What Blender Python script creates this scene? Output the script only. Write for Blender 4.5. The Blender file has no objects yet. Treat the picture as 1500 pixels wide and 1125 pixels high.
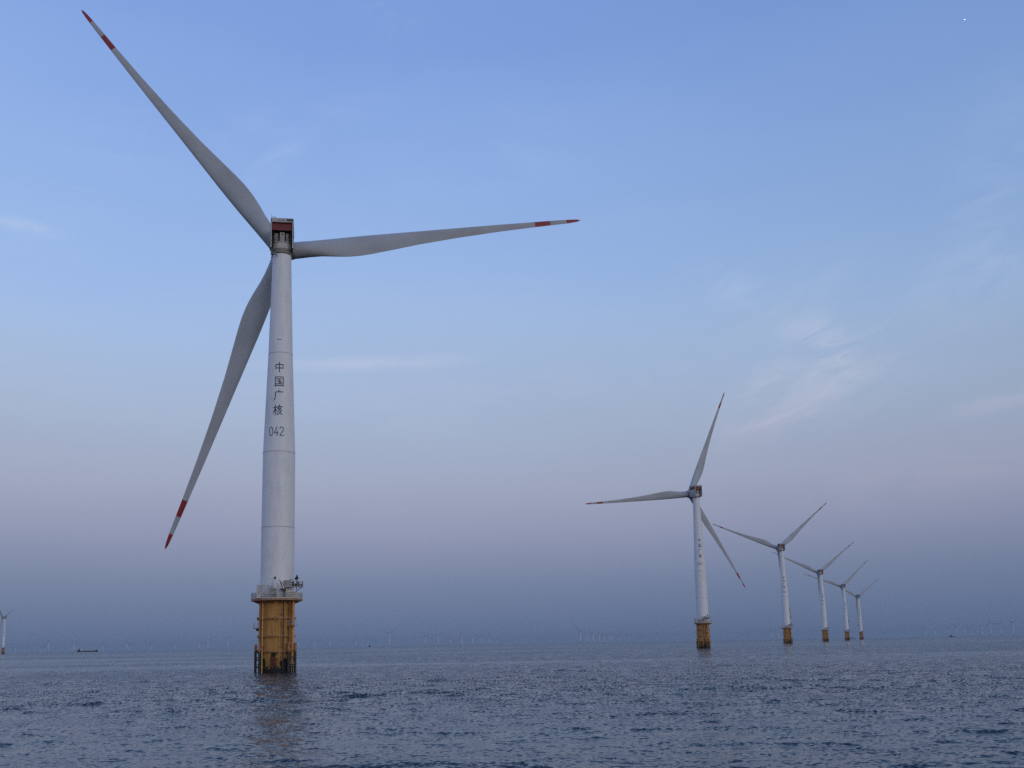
import bpy, math, random
import numpy as np
from mathutils import Vector, Matrix
random.seed(4); rng = np.random.default_rng(7)
C = bpy.context.scene
COL = C.collection
R_ = math.radians
PI = math.pi

# ------------------------------------------------------------------ camera
F_PX, PITCH, ROLL, CAM_H = 1452.98, R_(9.6258), R_(0.9924), 5.135
CX, CY = 750 - 65.6, 562.5 + 133.8
cam_d = bpy.data.cameras.new("camera"); cam = bpy.data.objects.new("camera", cam_d); COL.objects.link(cam)
cam_d.sensor_width = 36; cam_d.lens = F_PX * 36 / 1500
cam_d.shift_x = (750 - CX) / 1500; cam_d.shift_y = (CY - 562.5) / 1500
cam_d.clip_start = 0.3; cam_d.clip_end = 200000
cam.matrix_world = Matrix.Translation((0, 0, CAM_H)) @ Matrix.Rotation(PI / 2 + PITCH, 4, 'X') @ Matrix.Rotation(-ROLL, 4, 'Z')
C.camera = cam

def ray(px, py):                       # direction through a pixel of the 1500 x 1125 photograph
    a, b = (px - CX) / F_PX, -(py - CY) / F_PX
    c, s = math.cos(ROLL), math.sin(ROLL)
    a, b = a * c + b * s, -a * s + b * c
    return Vector((a, math.cos(PITCH) - b * math.sin(PITCH), math.sin(PITCH) + b * math.cos(PITCH))).normalized()
def az_el(px, py):
    d = ray(px, py); return math.atan2(d.x, d.y), math.asin(d.z)

# ------------------------------------------------------------------ render look
C.view_settings.view_transform = 'Standard'; C.view_settings.look = 'None'
C.view_settings.exposure = 0.0; C.view_settings.gamma = 1.0
C.render.engine = 'CYCLES'
C.cycles.use_denoising = False
C.cycles.max_bounces = 6; C.cycles.volume_bounces = 0
C.cycles.sample_clamp_indirect = 3.0

# ------------------------------------------------------------------ world: dusk sky opposite the sunset
SUN_AZ, SUN_EL = R_(180 - 38), R_(7)      # azimuth from +Y clockwise; behind the camera to the right
def srgb(r, g, b):
    f = lambda v: (v / 255 / 12.92) if v / 255 <= 0.04045 else ((v / 255 + 0.055) / 1.055) ** 2.4
    return (f(r), f(g), f(b), 1)
W = bpy.data.worlds.new("World"); C.world = W; W.use_nodes = True
nt = W.node_tree; nt.nodes.clear()
class NB:
    def __init__(s, nt): s.nt = nt
    def n(s, t, **k):
        x = s.nt.nodes.new(t)
        for a, b in k.items(): setattr(x, a, b)
        return x
    def l(s, a, b): s.nt.links.new(a, b)
    def m(s, op, a, b=None, c=None):
        x = s.n('ShaderNodeMath', operation=op)
        for i, v in enumerate((a, b, c)):
            if v is None: continue
            if isinstance(v, (int, float)): x.inputs[i].default_value = v
            else: s.l(v, x.inputs[i])
        return x.outputs[0]
    def mix(s, f, a, b, bt='MIX'):
        x = s.n('ShaderNodeMix', data_type='RGBA', blend_type=bt)
        for i, v in ((0, f), (6, a), (7, b)):
            if isinstance(v, (int, float, tuple)): x.inputs[i].default_value = v
            else: s.l(v, x.inputs[i])
        return x.outputs[2]
    def ramp(s, f, pts, interp='LINEAR'):
        x = s.n('ShaderNodeValToRGB'); x.color_ramp.interpolation = interp
        e = x.color_ramp.elements
        while len(e) > 1: e.remove(e[-1])
        e[0].position = pts[0][0]; e[0].color = pts[0][1]
        for p, c in pts[1:]:
            q = e.new(p); q.color = c
        s.l(f, x.inputs[0]); return x.outputs[0]
    def sstep(s, v, a, b):
        x = s.n('ShaderNodeMapRange', interpolation_type='SMOOTHSTEP')
        s.l(v, x.inputs[0]); x.inputs[1].default_value = a; x.inputs[2].default_value = b
        return x.outputs[0]
    def xyz(s, v):
        x = s.n('ShaderNodeSeparateXYZ'); s.l(v, x.inputs[0]); return x.outputs
    def vec(s, a, b, c):
        x = s.n('ShaderNodeCombineXYZ')
        for i, v in enumerate((a, b, c)):
            if isinstance(v, (int, float)): x.inputs[i].default_value = v
            else: s.l(v, x.inputs[i])
        return x.outputs[0]
    def noise(s, v, scale, detail=4, rough=.5, dist=0):
        x = s.n('ShaderNodeTexNoise'); s.l(v, x.inputs['Vector'])
        x.inputs['Scale'].default_value = scale; x.inputs['Detail'].default_value = detail
        x.inputs['Roughness'].default_value = rough; x.inputs['Distortion'].default_value = dist
        return x.outputs['Fac']
B = NB(nt)
tc = B.n('ShaderNodeTexCoord')
X, Y, Z = B.xyz(tc.outputs['Generated'])
el = B.m('ARCSINE', B.m('MINIMUM', B.m('MAXIMUM', Z, -1.0), 1.0))
az = B.m('ARCTAN2', X, Y)
eln = B.m('MULTIPLY', el, 180 / PI / 90)                       # 0..1 from horizon to zenith
# low-frequency unevenness so the bands are not ruled straight
wob = B.noise(B.vec(B.m('MULTIPLY', az, 1.2), B.m('MULTIPLY', el, 4), 0.3), 2.0, 3, .5)
eln2 = B.m('ADD', eln, B.m('MULTIPLY', B.m('SUBTRACT', wob, .5), B.m('MULTIPLY', eln, .25)))
east = B.ramp(eln2, [(0.0, srgb(92, 112, 149)), (.018, srgb(99, 118, 155)), (.038, srgb(114, 130, 164)),
                     (.056, srgb(132, 142, 174)), (.076, srgb(148, 154, 184)), (.100, srgb(161, 167, 192)),
                     (.145, srgb(166, 183, 211)), (.19, srgb(166, 190, 227)), (.228, srgb(158, 188, 234)),
                     (.30, srgb(142, 175, 232)), (.37, srgb(131, 164, 227)), (.60, srgb(108, 142, 212)), (1.0, srgb(88, 124, 200))], 'B_SPLINE')
west = B.ramp(eln, [(0.0, srgb(215, 175, 155)), (.05, srgb(232, 205, 192)), (.14, srgb(226, 220, 222)),
                    (.30, srgb(190, 205, 230)), (.6, srgb(130, 160, 220)), (1.0, srgb(88, 124, 200))])
# how far a direction points towards the afterglow
sx, sy = math.sin(SUN_AZ), math.cos(SUN_AZ)
tow = B.m('ADD', B.m('MULTIPLY', X, sx), B.m('MULTIPLY', Y, sy))
sky = B.mix(B.sstep(tow, -.35, .75), east, west)
# the sky darkens and greys a little to the right
rightn = B.sstep(az, R_(-8), R_(40))
hi = B.sstep(eln, .03, .25)
leftn = B.m('SUBTRACT', 1.0, B.sstep(az, R_(-34), R_(-4)))
sky = B.mix(B.m('MULTIPLY', leftn, hi), sky, (1.07, 1.05, 1.03, 1), 'MULTIPLY')
sky = B.mix(B.m('MULTIPLY', rightn, B.m('ADD', .35, B.m('MULTIPLY', hi, .45))), sky, (.76, .80, .80, 1), 'MULTIPLY')
# faint cirrus
cv = B.vec(B.m('ADD', B.m('MULTIPLY', az, 5), B.m('MULTIPLY', el, 3)), B.m('MULTIPLY', el, 17), 0.0)
cn = B.noise(cv, 1.6, 9, .62, .8)
cn2 = B.noise(B.vec(B.m('ADD', B.m('MULTIPLY', az, 7), B.m('MULTIPLY', el, 6)), B.m('SUBTRACT', B.m('MULTIPLY', el, 24), B.m('MULTIPLY', az, 11)), 5.3), 1.5, 12, .64, .7)
def blob(px, py, wpx, hpx, tilt, amp, src, lo, hi_):
    a0, e0 = az_el(px, py)
    da, de = B.m('SUBTRACT', az, a0), B.m('SUBTRACT', el, e0)
    c, s = math.cos(R_(tilt)), math.sin(R_(tilt))
    u = B.m('ADD', B.m('MULTIPLY', da, c), B.m('MULTIPLY', de, s))
    v = B.m('SUBTRACT', B.m('MULTIPLY', de, c), B.m('MULTIPLY', da, s))
    u = B.m('POWER', B.m('ABSOLUTE', B.m('MULTIPLY', u, F_PX / wpx)), 2.0)
    v = B.m('POWER', B.m('ABSOLUTE', B.m('MULTIPLY', v, F_PX / hpx)), 2.0)
    g = B.m('EXPONENT', B.m('MULTIPLY', B.m('ADD', u, v), -1.0))
    return B.m('MULTIPLY', B.m('MULTIPLY', g, amp), B.sstep(src, lo, hi_))
cl = None
for b in [(1220, 517, 60, 34, -50, .50, cn2, .34, .64), (1185, 565, 110, 55, 20, .42, cn2, .30, .70), (1150, 612, 85, 18, 8, .40, cn2, .34, .66), (1150, 470, 120, 30, -35, .25, cn2, .38, .66),
          (1120, 480, 110, 40, -20, .14, cn, .4, .7), (1300, 500, 130, 60, 15, .12, cn2, .42, .7),
          (560, 532, 150, 9, 2, .34, cn, .2, .6), (35, 331, 45, 9, -5, .30, cn2, .3, .6),
          (412, 228, 60, 16, 38, .22, cn2, .3, .65), (430, 180, 160, 30, 15, .10, cn, .4, .65), (1430, 400, 130, 60, 35, .16, cn2, .3, .7), (1460, 250, 110, 50, 60, .16, cn, .3, .7), (1120, 470, 130, 30, 30, .14, cn2, .3, .7), (1460, 590, 120, 12, 12, .18, cn, .3, .7),
          (1400, 690, 220, 40, 10, .12, cn, .35, .65), (640, 590, 500, 60, 3, .07, cn, .4, .65), (150, 250, 170, 70, 40, .08, cn, .4, .7), (700, 235, 260, 60, 10, .07, cn, .4, .7), (560, 20, 110, 30, -25, .08, cn2, .4, .7)]:
    g = blob(*b); cl = g if cl is None else B.m('MAXIMUM', cl, g)
ccol = B.ramp(eln, [(0.05, srgb(165, 165, 190)), (.11, srgb(205, 196, 216)), (.16, srgb(212, 211, 226)), (.22, srgb(205, 218, 238)), (.4, srgb(185, 208, 245))])
sky = B.mix(cl, sky, ccol)
# the clear-sky model underneath, sun just above the horizon behind the camera
nis = B.n('ShaderNodeTexSky', sky_type='NISHITA'); nis.sun_disc = False
nis.sun_elevation = SUN_EL; nis.sun_rotation = SUN_AZ; nis.altitude = 5
nisc = B.mix(1.0, nis.outputs[0], (.10, .10, .10, 1), 'MULTIPLY')
sky = B.mix(.06, sky, nisc)
sky = B.mix(B.sstep(eln, -.004, 0.0), srgb(80, 96, 125), sky)
bg = B.n('ShaderNodeBackground'); B.l(sky, bg.inputs[0]); bg.inputs[1].default_value = 1.0
out = B.n('ShaderNodeOutputWorld'); B.l(bg.outputs[0], out.inputs[0])
W.cycles.sampling_method = 'MANUAL'; W.cycles.sample_map_resolution = 512

# ------------------------------------------------------------------ sun: the wide, weak afterglow
sun_d = bpy.data.lights.new("sun", 'SUN'); sun_d.energy = 0.5; sun_d.angle = R_(35); sun_d.color = (1.0, .93, .92)
sun = bpy.data.objects.new("sun", sun_d); COL.objects.link(sun)
sdir = Vector((math.sin(SUN_AZ) * math.cos(SUN_EL), math.cos(SUN_AZ) * math.cos(SUN_EL), math.sin(SUN_EL)))
sun.rotation_euler = sdir.to_track_quat('Z', 'Y').to_euler()

# ------------------------------------------------------------------ materials
MATS = {}
def principled(name, base, rough=.5, metal=0.0):
    m = bpy.data.materials.new(name); m.use_nodes = True
    p = m.node_tree.nodes['Principled BSDF']
    p.inputs['Base Color'].default_value = (*base, 1); p.inputs['Roughness'].default_value = rough
    p.inputs['Metallic'].default_value = metal
    MATS[name] = m; return m, p, NB(m.node_tree)
def obj_co(b): return b.n('ShaderNodeTexCoord').outputs['Object']
def worn(name, base, dirt, amt, rough=.5, scale=1.0, streak=6.0, metal=0):
    m, p, b = principled(name, base, rough, metal)
    x, y, z = b.xyz(obj_co(b))
    st = b.noise(b.vec(b.m('MULTIPLY', x, streak), b.m('MULTIPLY', y, streak), b.m('MULTIPLY', z, .35)), scale * .5, 6, .65)
    bl = b.noise(b.vec(x, y, z), scale * .35, 5, .6)
    f = b.m('MULTIPLY', b.sstep(b.m('ADD', b.m('MULTIPLY', st, .55), b.m('MULTIPLY', bl, .45)), .42, .68), amt)
    b.l(b.mix(f, (*base, 1), (*dirt, 1)), p.inputs['Base Color'])
    b.l(b.m('ADD', rough - .06, b.m('MULTIPLY', bl, .2)), p.inputs['Roughness'])
    return m
worn('tower_paint', (.70, .73, .77), (.50, .52, .55), .42, .42, .8, 3)
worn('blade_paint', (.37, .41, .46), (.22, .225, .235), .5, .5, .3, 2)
worn('blade_red', (.27, .011, .020), (.16, .02, .03), .5, .45, 1, 2)
worn('nacelle_paint', (.40, .41, .42), (.22, .22, .215), .6, .5, 1.5, 3)
worn('nacelle_red', (.15, .012, .018), (.16, .02, .02), .5, .5, 1, 2)
worn('machine_grey', (.33, .34, .35), (.15, .15, .15), .6, .5, 3, 2)
worn('dark_metal', (.035, .035, .04), (.06, .035, .02), .5, .6, 3, 2)
worn('black_rubber', (.018, .02, .024), (.05, .05, .045), .4, .7, 3, 2)
worn('rail_white', (.50, .50, .49), (.35, .27, .20), .5, .5, 4, 1)
worn('cabinet_cream', (.50, .47, .40), (.33, .24, .16), .6, .5, 3, 3)
worn('cabinet_green', (.22, .25, .22), (.12, .11, .08), .6, .5, 3, 3)
worn('deck_rust', (.34, .20, .12), (.16, .08, .045), .7, .7, 3, 2)
worn('crane_red', (.20, .065, .035), (.07, .03, .02), .6, .6, 3, 2)
worn('yellow_bright', (.62, .34, .10), (.36, .15, .03), .6, .5, 2, 3)
worn('ring_brown', (.33, .18, .07), (.16, .08, .03), .7, .6, 2, 2)
worn('orange_paint', (.46, .19, .07), (.22, .08, .03), .7, .55, 2, 3)
worn('hull_dark', (.02, .025, .035), (.05, .035, .03), .5, .5, 1, 2)
worn('ship_white', (.6, .6, .6), (.4, .38, .35), .4, .5, 1, 2)
principled('letter_navy', (.012, .014, .060), .45)
principled('seam_grey', (.22, .23, .25), .5)

# yellow foundation shell: weathered paint, rust, weed and black growth at the splash zone
m, p, b = principled('foundation_yellow', (.5, .23, .04), .5)
x, y, z = b.xyz(obj_co(b))
co = b.vec(x, y, z)
n1 = b.noise(b.vec(b.m('MULTIPLY', x, 1.3), b.m('MULTIPLY', y, 1.3), b.m('MULTIPLY', z, .22)), .9, 8, .6, .3)
n2 = b.noise(co, .55, 7, .65, .4)
n3 = b.noise(co, 2.2, 6, .7, .3)
n3b = b.noise(co, .9, 6, .65, .3)
col = b.mix(b.sstep(n1, .36, .74), (.44, .235, .07, 1), (.30, .145, .04, 1))
col = b.mix(b.m('MULTIPLY', b.sstep(n2, .5, .72), .55), col, (.30, .17, .055, 1))
zz = b.m('ADD', z, b.m('MULTIPLY', b.m('SUBTRACT', n2, .5), 5.0))
zz2 = b.m('ADD', zz, b.m('MULTIPLY', b.m('SUBTRACT', n3, .5), 1.6))
col = b.mix(b.m('MULTIPLY', b.sstep(b.m('MULTIPLY', zz2, -1), -4.6, -1.6), .7), col, (.17, .105, .02, 1))   # weedy yellow-brown
def patch(cx, cz, wx, wz, edge):
    u = b.m('POWER', b.m('ABSOLUTE', b.m('DIVIDE', b.m('SUBTRACT', x, cx), wx)), 4.0)
    v = b.m('POWER', b.m('ABSOLUTE', b.m('DIVIDE', b.m('SUBTRACT', z, cz), wz)), 4.0)
    d = b.m('ADD', b.m('ADD', u, v), b.m('MULTIPLY', b.m('SUBTRACT', n3b, .5), 9.0))
    g = b.m('SUBTRACT', 1.0, b.sstep(d, 1.0 - edge, 1.0 + edge))
    return b.m('MULTIPLY', g, b.sstep(b.m('MULTIPLY', y, -1), .5, 1.0))
col = b.mix(b.m('MULTIPLY', patch(-.45, 2.5, .78, 1.5, .35), .92), col, (.085, .018, .010, 1))
col = b.mix(patch(-.45, 3.55, .72, .38, .3), col, (.014, .014, .012, 1))
col = b.mix(patch(1.7, 1.9, 1.0, .8, .3), col, (.012, .014, .014, 1))
col = b.mix(patch(-2.55, 1.9, .35, .8, .3), col, (.02, .018, .014, 1))
col = b.mix(patch(2.9, 3.6, .6, 1.6, .4), col, (.33, .12, .06, 1))
col = b.mix(b.sstep(b.m('MULTIPLY', b.m('ADD', z, b.m('MULTIPLY', b.m('SUBTRACT', n3, .5), 5.0)), -1), -1.3, -1.0), col, (.010, .011, .012, 1))
b.l(col, p.inputs['Base Color'])
b.l(b.m('ADD', .45, b.m('MULTIPLY', n3, .35)), p.inputs['Roughness']); p.inputs['Specular IOR Level'].default_value = .25
bm_ = b.n('ShaderNodeBump'); bm_.inputs['Strength'].default_value = .4; bm_.inputs['Distance'].default_value = .06
b.l(n3, bm_.inputs['Height']); b.l(bm_.outputs[0], p.inputs['Normal'])
# fender piles: painted above, black below
m, p, b = principled('fender_paint', (.45, .2, .08), .55)
x, y, z = b.xyz(obj_co(b))
n3 = b.noise(b.vec(x, y, z), 1.8, 6, .7)
col = b.mix(b.sstep(n3, .4, .65), (.42, .19, .08, 1), (.18, .08, .04, 1))
col = b.mix(b.sstep(b.m('MULTIPLY', b.m('ADD', z, b.m('MULTIPLY', b.m('SUBTRACT', n3, .5), 3)), -1), -4.6, -3.9), col, (.014, .018, .024, 1))
b.l(col, p.inputs['Base Color'])

# water: silty sea
m, p, b = principled('sea_water', (.007, .014, .018), .05)
p.inputs['IOR'].default_value = 1.33
x, y, z = b.xyz(obj_co(b))
pch = b.noise(b.vec(b.m('MULTIPLY', x, .006), b.m('MULTIPLY', y, .009), 0), 1.0, 7, .62, .6)      # gusts: ruffled and slick patches
pst = b.noise(b.vec(b.m('MULTIPLY', x, .0011), b.m('MULTIPLY', y, .0052), 9), 1.0, 5, .62, .4)
rip = b.n('ShaderNodeAttribute', attribute_name='ripple').outputs['Fac']
pk = b.m('MULTIPLY', b.m('ADD', .70, b.m('MULTIPLY', b.sstep(pch, .36, .62), .45)), b.m('MULTIPLY', b.m("ADD", 1.25, b.m("MULTIPLY", rip, 14.0)), b.m('ADD', .45, b.m('MULTIPLY', b.sstep(pst, .34, .60), .8))))
def ripples(scale, sx, det, w):
    q = b.n('ShaderNodeTexNoise'); b.l(b.vec(b.m('MULTIPLY', x, sx), y, w), q.inputs['Vector'])
    q.inputs['Scale'].default_value = scale; q.inputs['Detail'].default_value = det; q.inputs['Roughness'].default_value = .55; q.inputs['Distortion'].default_value = .3
    return b.xyz(q.outputs['Color'])
r1, r2 = ripples(1.3, .5, 3, 0), ripples(5.5, .6, 2, 7)
def comp(i_, a1, a2):
    v = b.m('ADD', b.m('MULTIPLY', b.m('SUBTRACT', r1[i_], .5), a1), b.m('MULTIPLY', b.m('SUBTRACT', r2[i_], .5), a2))
    return b.m('MULTIPLY', v, pk)
va = b.n('ShaderNodeVectorMath', operation='ADD'); b.l(b.n('ShaderNodeNewGeometry').outputs['Normal'], va.inputs[0]); b.l(b.vec(comp(0, .25, .55), comp(1, .50, 1.15), 0.0), va.inputs[1])
vn = b.n('ShaderNodeVectorMath', operation='NORMALIZE'); b.l(va.outputs[0], vn.inputs[0]); b.l(vn.outputs[0], p.inputs['Normal'])

# ------------------------------------------------------------------ mesh helpers
class MB:
    def __init__(s, mats): s.v = []; s.f = []; s.mi = []; s.mats = mats if isinstance(mats, (list, tuple)) else [mats]; s.sm = []
    def add(s, v, f, mi=0, smooth=False):
        o = len(s.v); s.v += [tuple(q) for q in v]
        for q in f: s.f.append([i + o for i in q]); s.mi.append(mi); s.sm.append(smooth)
    def box(s, c, d, mi=0, rz=0, rot=None):
        R = rot or Matrix.Rotation(rz, 3, 'Z'); c = Vector(c); hx, hy, hz = d[0] / 2, d[1] / 2, d[2] / 2
        bv = min(hx, hy, hz) * .12
        v = [c + R @ Vector((i * hx, j * hy, k * hz)) for k in (-1, 1) for j in (-1, 1) for i in (-1, 1)]
        s.add(v, [(0, 2, 3, 1), (4, 5, 7, 6), (0, 1, 5, 4), (2, 6, 7, 3), (0, 4, 6, 2), (1, 3, 7, 5)], mi)
    def tube(s, a, b_, r, mi=0, n=10, r2=None, cap=True):
        a = Vector(a); b_ = Vector(b_); d = (b_ - a).normalized(); q = d.to_track_quat('Z', 'Y'); r2 = r if r2 is None else r2
        v = [a + q @ Vector((r * math.cos(t), r * math.sin(t), 0)) for t in [2 * PI * i / n for i in range(n)]]
        v += [b_ + q @ Vector((r2 * math.cos(t), r2 * math.sin(t), 0)) for t in [2 * PI * i / n for i in range(n)]]
        s.add(v, [(i, (i + 1) % n, n + (i + 1) % n, n + i) for i in range(n)], mi, n > 6)
        if cap: 
            s.add(v[:n], [tuple(range(n))[::-1]], mi); s.add(v[n:], [tuple(range(n))], mi)
    def lathe(s, prof, n=64, mi=0, M=None, smooth=True):
        v = []
        for r, z in prof:
            for i in range(n):
                t = 2 * PI * i / n; q = Vector((r * math.cos(t), r * math.sin(t), z)); v.append(M @ q if M else q)
        f = [(k * n + i, k * n + (i + 1) % n, (k + 1) * n + (i + 1) % n, (k + 1) * n + i) for k in range(len(prof) - 1) for i in range(n)]
        s.add(v, f, mi, smooth)
    def ring(s, R, z, r, mi=0, n=72, m=8, a0=0, a1=2 * PI):
        full = abs(a1 - a0 - 2 * PI) < 1e-6; K = n if full else n + 1
        v = []
        for i in range(K):
            t = a0 + (a1 - a0) * i / n
            for j in range(m):
                u = 2 * PI * j / m; rr = R + r * math.cos(u)
                v.append((rr * math.cos(t), rr * math.sin(t), z + r * math.sin(u)))
        f = []
        for i in range(n):
            i2 = (i + 1) % K
            for j in range(m): f.append((i * m + j, i2 * m + j, i2 * m + (j + 1) % m, i * m + (j + 1) % m))
        s.add(v, f, mi, True)
    def mesh(s, name):
        me = bpy.data.meshes.new(name); me.from_pydata(s.v, [], s.f)
        for q in s.mats: me.materials.append(MATS[q])
        me.polygons.foreach_set('material_index', s.mi); me.polygons.foreach_set('use_smooth', s.sm); me.update()
        return me
def link(name, me, parent=None, loc=None, rz=None, mat=None):
    o = bpy.data.objects.new(name, me); COL.objects.link(o)
    if mat is not None: o.matrix_basis = mat
    if loc is not None: o.location = loc
    if rz is not None: o.rotation_euler.z = rz
    if parent: o.parent = parent
    return o
def tag(o, label=None, cat=None, group=None, kind=None):
    for k, v in (('label', label), ('category', cat), ('group', group), ('kind', kind)):
        if v: o[k] = v
    return o

# ------------------------------------------------------------------ the sea: one curved sheet with real waves
RE = 6371000.0
def make_sea():
    rr = [0.0, 4, 8, 14, 20, 26, 31, 35]
    while rr[-1] < 30000: rr.append(rr[-1] + max(.13, rr[-1] * .0036))
    rr = np.array(rr); nr = len(rr)
    a_d = np.arange(-34, 38.01, .1)
    a_c = np.concatenate([np.arange(38, 326, 5.0)[1:]])
    aa = np.radians(np.concatenate([a_d, a_c])); na = len(aa)
    Rg, Ag = np.meshgrid(rr, aa, indexing='ij')
    x = Rg * np.sin(Ag); y = Rg * np.cos(Ag)
    dr = np.gradient(rr)[:, None]
    step = np.maximum(dr, Rg * math.radians(.1)); step[:, len(a_d):] = np.maximum(step[:, len(a_d):], Rg[:, len(a_d):] * .087)
    z = np.zeros_like(x); hx = np.zeros_like(x); hy = np.zeros_like(x)
    # slow gustiness of the small waves
    gust = np.zeros_like(x)
    for _ in range(7):
        L = rng.uniform(45, 260); th = rng.uniform(0, 2 * PI)
        gust += np.sin((x * np.cos(th) * .55 + y * np.sin(th) * 1.25) * 2 * PI / L + rng.uniform(0, 6.28))
    gust = np.clip(.95 + .12 * gust + .25 * np.exp(-(y / 75.0) ** 2), .5, 1.5)
    N = 130; lost = np.zeros_like(x)
    for i in range(N):
        L = .45 * (34 / .45) ** ((rng.random() if i % 2 else (i + .5) / N) ** 1.15)
        th = R_(-90 - 12) + rng.normal() * (.30 if L > 5 else .50)
        k = 2 * PI / L
        slope = .0265 * (1.0 if L < 3.0 else (3.0 / L) ** .9) * rng.uniform(.6, 1.3)
        a = slope / k
        ph = k * (x * math.cos(th) + y * math.sin(th)) + rng.uniform(0, 6.28)
        w = np.clip((L / step - 2.2) / 2.0, 0, 1) * a
        lost += ((1 - w / a) * slope) ** 2 / 2
        if L < 9: w = w * gust
        z += w * np.cos(ph)
        hx -= w * 1.0 * math.cos(th) * np.sin(ph); hy -= w * 1.0 * math.sin(th) * np.sin(ph)
    x2 = x + hx; y2 = y + hy
    z = z - Rg ** 2 / (2 * RE)
    co = np.stack([x2, y2, z], -1).reshape(-1, 3)
    i = np.arange(1, nr - 1)[:, None]; j = np.arange(na)[None, :]; j2 = (j + 1) % na
    q = np.stack([i * na + j, (i + 1) * na + j, (i + 1) * na + j2, i * na + j2], -1).reshape(-1, 4)
    # close the centre
    q0 = np.stack([j * 0, j + na, (j2) + na], -1).reshape(-1, 3)
    nq, nt3 = len(q), len(q0)
    me = bpy.data.meshes.new("sea")
    me.vertices.add(len(co)); me.vertices.foreach_set('co', co.ravel())
    loops = np.concatenate([q.ravel(), q0.ravel()])
    me.loops.add(len(loops)); me.loops.foreach_set('vertex_index', loops.astype(np.int32))
    me.polygons.add(nq + nt3)
    st = np.concatenate([np.arange(nq) * 4, nq * 4 + np.arange(nt3) * 3]).astype(np.int32)
    me.polygons.foreach_set('loop_start', st)
    me.polygons.foreach_set('use_smooth', np.ones(nq + nt3, bool))
    me.materials.append(MATS['sea_water']); me.update(); me.validate()
    at_ = me.attributes.new('ripple', 'FLOAT', 'POINT'); at_.data.foreach_set('value', np.sqrt(lost).astype(np.float32).ravel())
    return me
sea = link("sea", make_sea()); tag(sea, kind='structure')

# ------------------------------------------------------------------ turbine meshes (built once, shared)
ME = {}
TOWER = [(15.2, 3.52), (30.2, 3.50), (46.4, 3.44), (68.5, 2.64), (91.6, 2.03)]
def tower_r(z): return float(np.interp(z, [q[0] for q in TOWER], [q[1] for q in TOWER]))
t = MB('tower_paint')
zs = sorted(set([15.0, 15.2] + list(np.linspace(15.2, 46.4, 14)) + list(np.linspace(46.4, 68.5, 12)) + list(np.linspace(68.5, 91.6, 12))))
t.lathe([(tower_r(q), q) for q in zs], 96); ME['tower'] = t.mesh('tower')
for i, zf in enumerate((30.2, 46.4, 68.5)):
    r = tower_r(zf); t = MB(['seam_grey', 'tower_paint'])
    t.lathe([(r - .01, zf - .10), (r + .035, zf - .10), (r + .035, zf - .02)], 96, 1, smooth=False)
    t.lathe([(r + .035, zf - .02), (r + .012, zf - .02), (r + .012, zf + .07), (r - .03, zf + .07)], 96, 0, smooth=False)
    ME['flange%d' % i] = t.mesh('flange')
# hatch low on the tower and small mark near the top
t = MB('seam_grey'); t.box((-.3, -2.60, 71.4), (.9, .06, .12)); ME['bracket'] = t.mesh('bracket')

# lettering strokes on a 10 x 10 grid
ZH = [[(1.3, 7.7), (1.3, 3.4)], [(1.3, 7.7), (8.8, 7.7), (8.8, 3.4)], [(1.3, 4.1), (8.8, 4.1)], [(5.05, 9.9), (5.05, 0.0)]]
GUO = [[(.9, .0), (.9, 9.4), (9.2, 9.4), (9.2, .0)], [(.9, .7), (9.2, .7)], [(2.6, 7.4), (7.5, 7.4)], [(3.0, 5.0), (7.1, 5.0)], [(2.3, 2.4), (7.8, 2.4)],
       [(5.0, 7.4), (5.0, 2.4)], [(6.1, 4.2), (7.0, 3.2)]]
GUANG = [[(5.0, 9.9), (5.5, 8.5)], [(1.6, 8.2), (9.6, 8.2)], [(1.6, 8.2), (1.6, 4.8), (1.3, 2.6), (.8, 1.2), (.1, .1)]]
HE = [[(.3, 7.4), (4.1, 7.4)], [(2.3, 9.9), (2.3, .0)], [(2.3, 6.9), (1.5, 4.6), (.2, 2.5)], [(2.5, 5.8), (3.8, 4.2)],
      [(6.5, 9.9), (6.9, 8.6)], [(4.3, 8.1), (9.7, 8.1)], [(6.5, 8.0), (5.0, 5.9), (7.4, 6.0)], [(8.3, 7.0), (6.8, 4.5), (4.3, 2.6)],
      [(9.0, 4.8), (7.0, 2.1), (4.2, .2)], [(7.3, 2.4), (9.5, .1)]]
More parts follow.
